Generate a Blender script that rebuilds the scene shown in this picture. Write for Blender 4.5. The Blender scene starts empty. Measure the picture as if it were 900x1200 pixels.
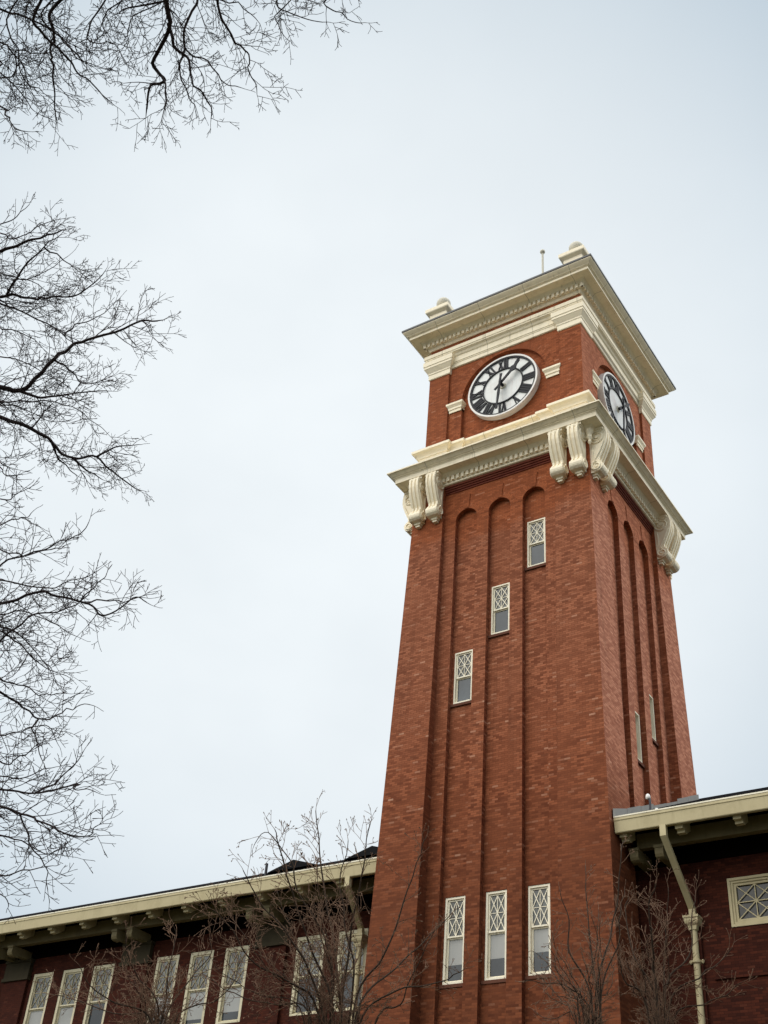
import bpy, math, random
import numpy as np
from mathutils import Vector

random.seed(7)
scene = bpy.context.scene
COL = scene.collection
PI = math.pi

# ------------------------------------------------------------------ camera
CAM = np.array([16.2404, -32.7326, -15.6015])
ROT = (2.2168, -0.0713, 0.5728)
FPX = 1395.435                      # focal length in pixels of a 900 x 1200 picture
cam_d = bpy.data.cameras.new("camera")
cam = bpy.data.objects.new("camera", cam_d)
COL.objects.link(cam)
cam.location = CAM
cam.rotation_euler = ROT
cam_d.sensor_fit = 'VERTICAL'
cam_d.sensor_height = 24.0
cam_d.lens = 24.0 * FPX / 1200.0
cam_d.clip_start = 0.1
cam_d.clip_end = 5000
scene.camera = cam
GROUND = -17.2

def _rot(rx, ry, rz):
    c, s = math.cos, math.sin
    X = np.array([[1, 0, 0], [0, c(rx), -s(rx)], [0, s(rx), c(rx)]])
    Y = np.array([[c(ry), 0, s(ry)], [0, 1, 0], [-s(ry), 0, c(ry)]])
    Z = np.array([[c(rz), -s(rz), 0], [s(rz), c(rz), 0], [0, 0, 1]])
    return Z @ Y @ X
MROT = _rot(*ROT)
def at(px, py, dist):
    v = MROT @ np.array([(px - 450) / FPX, -(py - 600) / FPX, -1.0])
    return CAM + v / np.linalg.norm(v) * dist

# ------------------------------------------------------------------ mesh helper
class MB:
    def __init__(self, T=None):
        self.v = []; self.f = []; self.uv = {}; self.T = T
    def add(self, p):
        if self.T: p = self.T(*p)
        self.v.append(tuple(float(a) for a in p)); return len(self.v) - 1
    def face(self, pts, uv=None):
        ids = [self.add(p) for p in pts]
        if uv: self.uv[len(self.f)] = uv
        self.f.append(ids)
    def quad(self, a, b, c, d): self.face([a, b, c, d])
    def box(self, x0, x1, y0, y1, z0, z1):
        self.hexa([(x0, y0, z0), (x1, y0, z0), (x1, y1, z0), (x0, y1, z0)],
                  [(x0, y0, z1), (x1, y0, z1), (x1, y1, z1), (x0, y1, z1)])
    def hexa(self, lo, hi):
        n = len(lo)
        a = [self.add(p) for p in lo]; b = [self.add(p) for p in hi]
        self.f.append(a[::-1]); self.f.append(b)
        for i in range(n):
            j = (i + 1) % n
            self.f.append([a[i], a[j], b[j], b[i]])
    def bar(self, p, q, n, w, t):
        """flat bar from p to q, width w in the plane whose normal is n, thickness t along n"""
        p = np.array(p, float); q = np.array(q, float); n = np.array(n, float)
        d = (q - p) / np.linalg.norm(q - p); s = np.cross(n, d) * w / 2; m = n * t / 2
        self.hexa([p - s - m, p + s - m, p + s + m, p - s + m], [q - s - m, q + s - m, q + s + m, q - s + m])
    def ring(self, prof, rect=None, closed=True):
        """profile of (offset, z) swept round a square of half width 0 (or round rect x0,x1,y0,y1), mitred"""
        r = rect or (0, 0, 0, 0)
        loops = []
        for c, z in prof:
            loops.append([self.add(p) for p in ((r[0] - c, r[2] - c, z), (r[1] + c, r[2] - c, z), (r[1] + c, r[3] + c, z), (r[0] - c, r[3] + c, z))])
        m = len(prof)
        for i in range(m if closed else m - 1):
            A, B = loops[i], loops[(i + 1) % m]
            for k in range(4):
                l = (k + 1) % 4
                self.f.append([A[k], A[l], B[l], B[k]])
    def prism(self, poly, x0, x1):
        """polygon of (y, z) extruded along x"""
        self.hexa([(x0, y, z) for y, z in poly], [(x1, y, z) for y, z in poly])
    def tube(self, pts, rad, k=6, cap=True):
        pts = [np.array(p, float) for p in pts]
        n = len(pts)
        if not hasattr(rad, '__len__'): rad = [rad] * n
        loops = []; ref = None
        for i in range(n):
            d = pts[min(i + 1, n - 1)] - pts[max(i - 1, 0)]
            d = d / (np.linalg.norm(d) + 1e-9)
            if ref is None:
                ref = np.cross(d, (0, 0, 1.0)) if abs(d[2]) < .9 else np.cross(d, (1.0, 0, 0))
            ref = ref - d * (ref @ d); ref /= np.linalg.norm(ref) + 1e-9
            b = np.cross(d, ref)
            loops.append([self.add(pts[i] + rad[i] * (math.cos(2 * PI * j / k) * ref + math.sin(2 * PI * j / k) * b)) for j in range(k)])
        for A, B in zip(loops, loops[1:]):
            for j in range(k):
                l = (j + 1) % k
                self.f.append([A[j], A[l], B[l], B[j]])
        if cap:
            self.f.append(loops[0][::-1]); self.f.append(loops[-1])
    def lathe(self, prof, cx, cy, k=20):
        loops = [[self.add((cx + r * math.cos(2 * PI * j / k), cy + r * math.sin(2 * PI * j / k), z)) for j in range(k)] for r, z in prof]
        for A, B in zip(loops, loops[1:]):
            for j in range(k):
                l = (j + 1) % k
                self.f.append([A[j], A[l], B[l], B[j]])
        self.f.append(loops[0][::-1]); self.f.append(loops[-1])
    def wall(self, w, u0, u1, z0, z1, openings, depth):
        """flat wall in local (u, w, z); openings (a, b, c, d) with reveals going inwards by depth"""
        us = sorted({u0, u1, *[o[0] for o in openings], *[o[1] for o in openings]})
        zs = sorted({z0, z1, *[o[2] for o in openings], *[o[3] for o in openings]})
        for i in range(len(us) - 1):
            for j in range(len(zs) - 1):
                cu, cz = (us[i] + us[i + 1]) / 2, (zs[j] + zs[j + 1]) / 2
                if any(a < cu < b and c < cz < d for a, b, c, d in openings): continue
                self.face([(us[i], w, zs[j]), (us[i + 1], w, zs[j]), (us[i + 1], w, zs[j + 1]), (us[i], w, zs[j + 1])])
        for a, b, c, d in openings:
            i = w - depth
            self.face([(a, w, c), (a, w, d), (a, i, d), (a, i, c)]); self.face([(b, w, c), (b, i, c), (b, i, d), (b, w, d)])
            self.face([(a, w, d), (b, w, d), (b, i, d), (a, i, d)]); self.face([(a, w, c), (a, i, c), (b, i, c), (b, w, c)])
            self.face([(a, i, c), (b, i, c), (b, i, d), (a, i, d)])
    def niche_wall(self, w, u0, u1, z0, z1, niches, N=18):
        x = u0
        for n in niches:
            c, r, zs, dep, zb, ops, opd = n
            self.face([(x, w, z0), (c - r, w, z0), (c - r, w, z1), (x, w, z1)])
            x = c + r
            if zb > z0:
                self.face([(c - r, w, z0), (c + r, w, z0), (c + r, w, zb), (c - r, w, zb)])
            self.face([(c - r, w, zb), (c + r, w, zb), (c + r, w - dep, zb), (c - r, w - dep, zb)])
            a = [(c - r * math.cos(PI * i / N), zs + r * math.sin(PI * i / N)) for i in range(N + 1)]
            for p, q in zip(a, a[1:]):
                self.face([(p[0], w, p[1]), (q[0], w, q[1]), (q[0], w, z1), (p[0], w, z1)])
                self.face([(p[0], w, p[1]), (p[0], w - dep, p[1]), (q[0], w - dep, q[1]), (q[0], w, q[1])])
            self.face([(c - r, w, zb), (c - r, w - dep, zb), (c - r, w - dep, zs), (c - r, w, zs)])
            self.face([(c + r, w, zb), (c + r, w, zs), (c + r, w - dep, zs), (c + r, w - dep, zb)])
            self.face([(p[0], w - dep, p[1]) for p in a[::-1]])
            self.wall(w - dep, c - r, c + r, zb, zs, ops, opd)
        self.face([(x, w, z0), (u1, w, z0), (u1, w, z1), (x, w, z1)])
    def build(self, name, mat, parent=None, smooth=False):
        me = bpy.data.meshes.new(name)
        me.from_pydata(self.v, [], self.f)
        me.validate(clean_customdata=False)
        uvl = me.uv_layers.new(name="UVMap")
        for p in me.polygons:
            cu = self.uv.get(p.index)
            n = p.normal
            if abs(n.z) > .75: t = None
            else:
                h = math.hypot(n.x, n.y); t = (-n.y / h, n.x / h)
            for i, li in enumerate(p.loop_indices):
                co = me.vertices[me.loops[li].vertex_index].co
                if cu and i < len(cu): uvl.data[li].uv = cu[i]
                elif t is None: uvl.data[li].uv = (co.x, co.y)
                else: uvl.data[li].uv = (co.x * t[0] + co.y * t[1], co.z)
            p.use_smooth = smooth
        me.materials.append(mat)
        o = bpy.data.objects.new(name, me)
        COL.objects.link(o)
        if parent is not None: o.parent = parent
        return o

def face_T(k):
    if k == 0: return lambda u, w, z: (u, -w, z)
    if k == 1: return lambda u, w, z: (w, u, z)
    if k == 2: return lambda u, w, z: (-u, w, z)
    return lambda u, w, z: (-w, -u, z)

def thing(name, label, cat, loc=(0, 0, 0), group=None):
    o = bpy.data.objects.new(name, None)
    COL.objects.link(o)
    o.empty_display_size = .3
    o['label'] = label; o['category'] = cat
    if group: o['group'] = group
    return o

def dup(o, parent=None, rz=None):
    c = o.copy(); COL.objects.link(c); c.parent = parent
    if rz is not None: c.rotation_euler = (0, 0, rz)
    for ch in list(o.children): dup(ch, c)
    return c

# ------------------------------------------------------------------ materials
def new_mat(name):
    m = bpy.data.materials.new(name); m.use_nodes = True
    nt = m.node_tree; nt.nodes.clear()
    out = nt.nodes.new('ShaderNodeOutputMaterial'); b = nt.nodes.new('ShaderNodeBsdfPrincipled')
    nt.links.new(b.outputs[0], out.inputs[0])
    return m, nt, b
class NG:
    def __init__(s, nt): s.nt = nt
    def n(s, t, **kw):
        x = s.nt.nodes.new(t)
        for k, v in kw.items(): setattr(x, k, v)
        return x
    def L(s, a, b): s.nt.links.new(a, b)
    def math(s, op, a, b=None):
        x = s.n('ShaderNodeMath', operation=op)
        for i, q in enumerate((a, b)):
            if q is None: continue
            if isinstance(q, (int, float)): x.inputs[i].default_value = q
            else: s.L(q, x.inputs[i])
        return x.outputs[0]
    def mix(s, f, a, b, mode='MIX'):
        x = s.n('ShaderNodeMix', data_type='RGBA', blend_type=mode)
        for i, q in ((0, f), (6, a), (7, b)):
            if isinstance(q, (int, float)): x.inputs[i].default_value = q
            elif isinstance(q, tuple): x.inputs[i].default_value = (*q, 1)
            else: s.L(q, x.inputs[i])
        return x.outputs[2]
    def noise(s, vec, scale, detail=3, rough=.55):
        x = s.n('ShaderNodeTexNoise'); x.inputs['Scale'].default_value = scale
        x.inputs['Detail'].default_value = detail; x.inputs['Roughness'].default_value = rough
        if vec is not None: s.L(vec, x.inputs['Vector'])
        return x.outputs['Fac']
    def ramp(s, f, a, b, ca=0.0, cb=1.0):
        x = s.n('ShaderNodeMapRange'); x.interpolation_type = 'SMOOTHSTEP'
        s.L(f, x.inputs[0])
        for i, q in ((1, a), (2, b), (3, ca), (4, cb)): x.inputs[i].default_value = q
        return x.outputs[0]
    def scale(s, vec, sc):
        x = s.n('ShaderNodeMapping'); x.inputs['Scale'].default_value = sc
        s.L(vec, x.inputs['Vector']); return x.outputs[0]

def brick_mat(name, dark, mid, light, pale, pale_amt=.16, weather_light=True):
    m, nt, b = new_mat(name); g = NG(nt)
    uv = g.n('ShaderNodeTexCoord').outputs['UV']
    geo = g.n('ShaderNodeNewGeometry').outputs['Position']
    sep = g.n('ShaderNodeSeparateXYZ'); g.L(uv, sep.inputs[0])
    sp = g.n('ShaderNodeSeparateXYZ'); g.L(geo, sp.inputs[0])
    H, Wd = .070, .205
    row = g.math('FLOOR', g.math('DIVIDE', sep.outputs[1], H))
    off = g.math('MULTIPLY', g.math('MODULO', g.math('ABSOLUTE', row), 2.0), .5)
    colu = g.math('FLOOR', g.math('ADD', g.math('DIVIDE', sep.outputs[0], Wd), off))
    cv = g.n('ShaderNodeCombineXYZ'); g.L(colu, cv.inputs[0]); g.L(row, cv.inputs[1])
    wn = g.n('ShaderNodeTexWhiteNoise', noise_dimensions='2D'); g.L(cv.outputs[0], wn.inputs['Vector'])
    cell = wn.outputs['Value']
    # runs of similar bricks in one course
    run = g.noise(g.scale(cv.outputs[0], (.33, .9, 1)), 1.0, 2, .6)
    big = g.noise(geo, .55, 4, .6)
    c = g.mix(g.ramp(cell, 0.0, 1.0), dark, light)
    c = g.mix(g.ramp(big, .3, .7), c, mid)
    pal = g.math('MULTIPLY', g.ramp(run, .56, .72), g.ramp(cell, .25, .9))
    c = g.mix(g.math('MULTIPLY', pal, pale_amt * 3.0), c, pale)
    drk = g.math('MULTIPLY', g.ramp(run, .45, .27), .5)
    c = g.mix(drk, c, tuple(x * .45 for x in dark))
    if weather_light:
        jit = g.math('ADD', sp.outputs[2], g.math('MULTIPLY', g.math('SUBTRACT', g.noise(geo, 1.2, 4), .5), 1.6))
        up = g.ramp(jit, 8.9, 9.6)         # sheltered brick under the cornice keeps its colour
        band = g.math('MULTIPLY', g.ramp(jit, -1.0, 4.5), g.math('SUBTRACT', 1.0, up))
        c = g.mix(g.math('MULTIPLY', band, .50), c, g.mix(cell, (.23, .074, .037), (.47, .180, .098)))
        low = g.ramp(jit, 1.5, -5.5)  # darker and browner towards the bottom
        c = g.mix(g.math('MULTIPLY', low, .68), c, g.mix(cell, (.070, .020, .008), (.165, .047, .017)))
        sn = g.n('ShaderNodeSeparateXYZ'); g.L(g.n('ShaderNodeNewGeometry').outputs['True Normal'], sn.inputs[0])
        side = g.math('MULTIPLY', g.math('MULTIPLY', g.math('MULTIPLY', g.ramp(sn.outputs[0], .6, .8), g.ramp(sp.outputs[0], 3.1, 3.2)), g.ramp(jit, -2.5, .5)), .62)  # brighter light on the right face, put into the brick colour
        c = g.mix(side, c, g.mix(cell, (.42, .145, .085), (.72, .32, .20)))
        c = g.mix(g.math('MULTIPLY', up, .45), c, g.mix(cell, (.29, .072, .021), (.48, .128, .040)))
    # soot streaks
    st = g.noise(g.scale(geo, (2.2, 2.2, .12)), 1.0, 4, .6)
    c = g.mix(g.math('MULTIPLY', g.ramp(st, .52, .75), .35), c, tuple(x * .6 for x in dark))
    c = g.mix(1.0, c, g.mix(side, (.86, .86, .84), (1.0, 1.0, 1.0)) if weather_light else (1, 1, 1), 'MULTIPLY')  # other faces toned down so the lit right face stands out
    # mortar
    fz = g.math('FRACT', g.math('ADD', g.math('DIVIDE', sep.outputs[1], H), 1000.0))
    fx = g.math('FRACT', g.math('ADD', g.math('ADD', g.math('DIVIDE', sep.outputs[0], Wd), off), 1000.0))
    mz = g.math('LESS_THAN', fz, .13); mx = g.math('LESS_THAN', fx, .05)
    mort = g.math('MAXIMUM', mz, mx)
    c = g.mix(g.math('MULTIPLY', mort, .8), c, tuple(x * .45 for x in mid))
    g.L(c, b.inputs['Base Color'])
    b.inputs['Roughness'].default_value = .9
    b.inputs['Specular IOR Level'].default_value = .2
    bm = g.n('ShaderNodeBump'); bm.inputs['Strength'].default_value = .5; bm.inputs['Distance'].default_value = .012
    hgt = g.math('ADD', g.math('MULTIPLY', g.math('SUBTRACT', 1.0, mort), .7), g.math('MULTIPLY', cell, .5))
    g.L(hgt, bm.inputs['Height']); g.L(bm.outputs[0], b.inputs['Normal'])
    return m

def paint_mat(name, col, dirt, rough=.55, dirt_amt=.5, fine=6.0):
    m, nt, b = new_mat(name); g = NG(nt)
    geo = g.n('ShaderNodeNewGeometry').outputs['Position']
    n1 = g.noise(geo, 1.3, 5, .65)
    n2 = g.noise(g.scale(geo, (7, 7, .7)), 1.0, 4, .65)
    c = g.mix(g.math('MULTIPLY', g.ramp(n1, .45, .75), dirt_amt), col, dirt)
    c = g.mix(g.math('MULTIPLY', g.ramp(n2, .5, .8), dirt_amt), c, dirt)
    n3 = g.noise(geo, fine * 5, 3)
    c = g.mix(g.math('MULTIPLY', n3, .18), c, tuple(x * .6 for x in col))
    g.L(c, b.inputs['Base Color']); b.inputs['Roughness'].default_value = rough
    b.inputs['Specular IOR Level'].default_value = .3
    return m

def cornice_mat(name, col, dirt):
    m = paint_mat(name, col, dirt, .6, .42)
    nt = m.node_tree; g = NG(nt); b = [n for n in nt.nodes if n.type == 'BSDF_PRINCIPLED'][0]
    src = b.inputs['Base Color'].links[0].from_socket
    geo = g.n('ShaderNodeNewGeometry').outputs['Position']
    sp = g.n('ShaderNodeSeparateXYZ'); g.L(geo, sp.inputs[0])
    seam = None
    for k in (0, 1):
        f = g.math('FRACT', g.math('DIVIDE', g.math('ADD', sp.outputs[k], 20.7), 2.0))
        q = g.math('LESS_THAN', f, .011)
        seam = q if seam is None else g.math('MAXIMUM', seam, q)
    dr = g.noise(g.scale(geo, (5, 5, .25)), 1.0, 5, .7)
    c = g.mix(g.ramp(dr, .56, .74, 0, .55), src, tuple(x * .62 for x in dirt))
    c = g.mix(g.math('MULTIPLY', seam, .6), c, tuple(x * .4 for x in dirt))
    g.L(c, b.inputs['Base Color'])
    return m

def plain(name, col, rough=.6, metal=0.0, spec=.4, var=.25, sc=4.0):
    m, nt, b = new_mat(name); g = NG(nt)
    geo = g.n('ShaderNodeNewGeometry').outputs['Position']
    c = g.mix(g.math('MULTIPLY', g.noise(geo, sc, 4, .6), 1.0), tuple(x * (1 - var) for x in col), tuple(min(1, x * (1 + var)) for x in col))
    g.L(c, b.inputs['Base Color']); b.inputs['Roughness'].default_value = rough
    b.inputs['Metallic'].default_value = metal; b.inputs['Specular IOR Level'].default_value = spec
    return m

def glass_mat(name, col, rough=.06, ior=1.6, streak=0.0):
    m, nt, b = new_mat(name); g = NG(nt)
    geo = g.n('ShaderNodeNewGeometry').outputs['Position']
    n = g.noise(geo, 1.4, 3, .5)
    c = g.mix(g.ramp(n, .3, .7), tuple(x * .7 for x in col), tuple(x * 1.25 for x in col))
    if streak:
        n2 = g.noise(g.scale(geo, (14, 14, .8)), 1.0, 3, .6)
        c = g.mix(g.ramp(n2, .4, .7, 0, streak), c, tuple(x * .25 for x in col))
    g.L(c, b.inputs['Base Color'])
    b.inputs['Roughness'].default_value = rough; b.inputs['IOR'].default_value = ior
    bm = g.n('ShaderNodeBump'); bm.inputs['Strength'].default_value = .05
    g.L(g.noise(geo, 2.5, 2), bm.inputs['Height']); g.L(bm.outputs[0], b.inputs['Normal'])
    return m

M_BRICK = brick_mat('tower_brick', (.165, .041, .016), (.275, .079, .033), (.40, .126, .057), (.60, .35, .24), .24)
M_WING = brick_mat('hall_brick', (.032, .0065, .003), (.052, .0105, .0045), (.080, .018, .008), (.13, .045, .026), .12, weather_light=False)
M_CORB = brick_mat('corbel_brick', (.13, .030, .018), (.17, .040, .024), (.22, .055, .03), (.30, .15, .11), .08, weather_light=False)
M_CREAM = paint_mat('cream_paint', (.945, .835, .63), (.64, .54, .36), dirt_amt=.3)
M_HALLTRIM = paint_mat('hall_window_paint', (.70, .62, .43), (.42, .36, .22), .55, .5)
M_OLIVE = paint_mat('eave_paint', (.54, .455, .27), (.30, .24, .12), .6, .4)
M_BEAM = paint_mat('shaded_eave_paint', (.15, .115, .05), (.08, .06, .025), .7, .5)  # eave paint with the shade on the beam put into its colour
M_BRK = paint_mat('shaded_bracket_paint', (.20, .16, .08), (.09, .07, .032), .7, .5)  # eave shade on the brackets is part of this colour
M_EAVESHADE = plain('eave_shade_black', (.004, .003, .002), .95, 0, .0)  # near-black that paints the shade at the wall top
M_SOFF = paint_mat('shaded_soffit_paint', (.014, .011, .006), (.008, .006, .003), .7, .5)  # deep shade under the roof edge painted into the soffit colour
M_CORN = cornice_mat('cornice_paint', (.945, .835, .63), (.64, .54, .36))
M_TRIM = paint_mat('window_paint', (.88, .81, .64), (.60, .52, .37), .5, .3)
M_WHITE = paint_mat('white_enamel', (.82, .80, .77), (.66, .57, .53), .45, .45)
M_DIAL = paint_mat('dial_enamel', (.78, .79, .77), (.60, .50, .48), .35, .7)
M_BLACK = plain('black_enamel', (.006, .007, .013), .55, 0, .2)
M_MET = plain('dark_sheet_metal', (.022, .022, .028), .45, 0, .4)
M_ROOF = plain('dark_roof_shingles', (.014, .014, .015), 1.0, 0, .0, .45, 9)
M_FLASH = plain('galvanised_flashing', (.24, .235, .22), .7, .0, .5, .25, 3)
M_SILL = plain('brown_sill', (.115, .045, .027), .85, 0, .2, .3, 12)
M_GL_UP = glass_mat('lattice_glass', (.085, .09, .082), .12, 1.4, .4)
M_GL_LO = glass_mat('sash_glass', (.055, .068, .080), .05, 1.38)
M_GL_DK = glass_mat('dark_sash_glass', (.030, .036, .042), .05, 1.42)
M_GL_HALL = glass_mat('hall_glass', (.13, .135, .122), .06, 1.5, .85)
M_BLIND = paint_mat('roller_blind', (.40, .40, .385), (.27, .27, .25), .7, .4)
M_BALL = paint_mat('stone_ball', (.66, .62, .52), (.45, .42, .34), .8, .4)
M_CAPSTONE = paint_mat('shaded_weathered_stone', (.045, .034, .016), (.02, .015, .007), .85, .7)  # mottled stone, its colour darkened for the shade below the eave
M_BARK = plain('dark_bark', (.030, .020, .020), .9, 0, .2, .4, 6)
M_BARK2 = plain('brown_bark', (.042, .027, .018), .9, 0, .2, .5, 5)
M_TWIG2 = plain('grey_brown_twig', (.15, .088, .056), .9, 0, .2, .6, 3)
M_BUD = plain('pale_bud', (.30, .22, .15), .8, 0, .2, .4, 8)
M_LEAF = plain('dry_leaf', (.13, .045, .02), .9, 0, .2, .3, 8)

# ------------------------------------------------------------------ ground
def ground():
    m, nt, b = new_mat('winter_lawn'); g = NG(nt)
    geo = g.n('ShaderNodeNewGeometry').outputs['Position']
    c = g.mix(g.ramp(g.noise(geo, .15, 5), .35, .65), (.040, .045, .018), (.075, .062, .032))
    c = g.mix(g.math('MULTIPLY', g.noise(geo, 14, 4), .6), c, (.03, .03, .014))
    g.L(c, b.inputs['Base Color']); b.inputs['Roughness'].default_value = .95
    mb = MB()
    S = 1500
    xs = [-S, -300, -60, 60, 300, S]
    for i in range(5):
        for j in range(5):
            mb.face([(xs[i], xs[j], GROUND), (xs[i + 1], xs[j], GROUND), (xs[i + 1], xs[j + 1], GROUND), (xs[i], xs[j + 1], GROUND)])
    o = mb.build('ground', m); o['kind'] = 'structure'
ground()

# ------------------------------------------------------------------ clock tower
ZM, TP = 12.4237, 0.1194
def S(z): return 1 + TP * (ZM - z) / 20
tower = thing('clock_tower', 'tall square red brick clock tower with cream cornices and black numeral clock dials', 'clock tower')
tower.location = (0, 0, 0)

VF, ND, NR, ZS, NX = 3.39, .19, .435, 10.04, 1.345
OPH = .345
FRONT_W = [(-NX, 2.72, 4.64), (0.0, 4.97, 6.89), (NX, 7.24, 9.17)]
LOW_W = [(-NX, -6.04, -3.58), (0.0, -6.04, -3.58), (NX, -6.04, -3.58)]
RIGHT_W = [(-NX, 0.02, 1.78), (0.0, 1.21, 2.95), (NX, 2.56, 4.23)]

# shaft: four recessed fields and four battered corner piers
mb = MB()
for k in range(4):
    mb.T = face_T(k)
    wins = RIGHT_W if k in (1, 3) else FRONT_W
    nl = []
    for i, c in enumerate((-NX, 0.0, NX)):
        ops = [(c - OPH, c + OPH, wins[i][1], wins[i][2])]
        if k in (0, 2): ops.insert(0, (c - OPH, c + OPH, LOW_W[i][1], LOW_W[i][2]))
        nl.append((c, NR, ZS, ND, GROUND + .01, ops, .2 if k in (0, 2) else .36))
    mb.niche_wall(VF, -2.6, 2.6, GROUND, 11.8, nl)
mb.T = None
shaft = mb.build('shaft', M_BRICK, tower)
for sx in (-1, 1):
    for sy in (-1, 1):
        mb = MB()
        zs_ = [GROUND, -8, 0, 6, 12.0]
        for za, zb in zip(zs_, zs_[1:]):
            a, b_ = 3.5 * S(za), 3.5 * S(zb)
            i = 2.24
            lo = [(sx * i, sy * i), (sx * a, sy * i), (sx * a, sy * a), (sx * i, sy * a)]
            hi = [(sx * i, sy * i), (sx * b_, sy * i), (sx * b_, sy * b_), (sx * i, sy * b_)]
            for q in range(4):
                r = (q + 1) % 4
                p = [(*lo[q], za), (*lo[r], za), (*hi[r], zb), (*hi[q], zb)]
                mb.face(p if sx * sy > 0 else p[::-1])
        mb.build('corner_pier', M_BRICK, tower)
# arch rings with radial bricks, keystones
for k in range(4):
    mb = MB(face_T(k)); N = 16
    for c in (-NX, 0.0, NX):
        r0, r1, w = NR, NR + .225, VF + .006
        for i in range(N):
            a0, a1 = PI * i / N, PI * (i + 1) / N
            P = lambda r, a, w: (c - r * math.cos(a), w, ZS + r * math.sin(a))
            mb.face([P(r0, a0, w), P(r0, a1, w), P(r1, a1, w), P(r1, a0, w)], uv=[(r0, a0 * .5), (r0, a1 * .5), (r1, a1 * .5), (r1, a0 * .5)])
            mb.face([P(r1, a0, w), P(r1, a1, w), P(r1, a1, w - .02), P(r1, a0, w - .02)])
            mb.face([P(r0, a0, w), P(r0, a0, w - .02), P(r0, a1, w - .02), P(r0, a1, w)])
        z0, z1 = ZS + NR + .02, ZS + NR + .62
        mb.hexa([(c - .09, VF, z0), (c + .09, VF, z0), (c + .09, VF + .022, z0), (c - .09, VF + .022, z0)],
                [(c - .15, VF, z1), (c + .15, VF, z1), (c + .15, VF + .03, z1), (c - .15, VF + .03, z1)])
    mb.build('brick_arch', M_BRICK, tower)
# corbelled brick courses below the lower cornice
mb = MB()
for k in range(4):
    mb.T = face_T(k)
    for i in range(4):
        w = 3.425 + .036 * i
        mb.box(-2.239, 2.239, 3.2, w, 11.36 + i * .078, 11.36 + i * .078 + (.055 if i < 3 else .09))
        mb.box(-2.238, 2.238, 3.2, w - .03, 11.36 + i * .078 + .055, 11.36 + (i + 1) * .078)
mb.build('corbel_course', M_CORB, tower)

# lower cornice
mb = MB()
mb.ring([(3.2, 11.68), (3.56, 11.68), (3.60, 11.70), (3.60, 11.80), (3.62, 11.81), (3.62, 11.985), (3.69, 11.99), (3.75, 12.06), (3.80, 12.12),
         (4.05, 12.13), (4.06, 12.12), (4.09, 12.12), (4.09, 12.31), (4.11, 12.32), (4.11, 12.345), (4.15, 12.36), (4.15, 12.385), (4.19, 12.40),
         (4.25, 12.455), (4.29, 12.485), (4.34, 12.50), (4.34, 12.555), (3.2, 12.75)])
mb.build('lower_cornice', M_CORN, tower)
def dentils(c, out, z0, z1, lim, pitch, wd):
    """one continuous notched strip round the tower"""
    mb = MB()
    n = int(lim * 2 / pitch)
    lo, hi, cap = [], [], []
    for k in range(4):
        T = face_T(k)
        for i in range(n + 1):
            u = -lim + i * 2 * lim / n
            a, b = u - wd / 2, u + wd / 2
            for q in ((a, c - .01), (a, out), (b, out), (b, c - .01)):
                lo.append(mb.add(T(q[0], q[1], z0))); hi.append(mb.add(T(q[0], q[1], z1)))
            m = len(lo)
            cap.append((lo[m - 4], lo[m - 1], lo[m - 2], lo[m - 3]))
    m = len(lo)
    for i in range(m):
        l = (i + 1) % m
        mb.f.append([lo[i], lo[l], hi[l], hi[i]])
    mb.f += [list(q) for q in cap]
    return mb
dentils(3.62, 3.70, 11.79, 11.983, 3.62, .20, .115).build('dentil_moulding', M_CREAM, tower)

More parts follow.
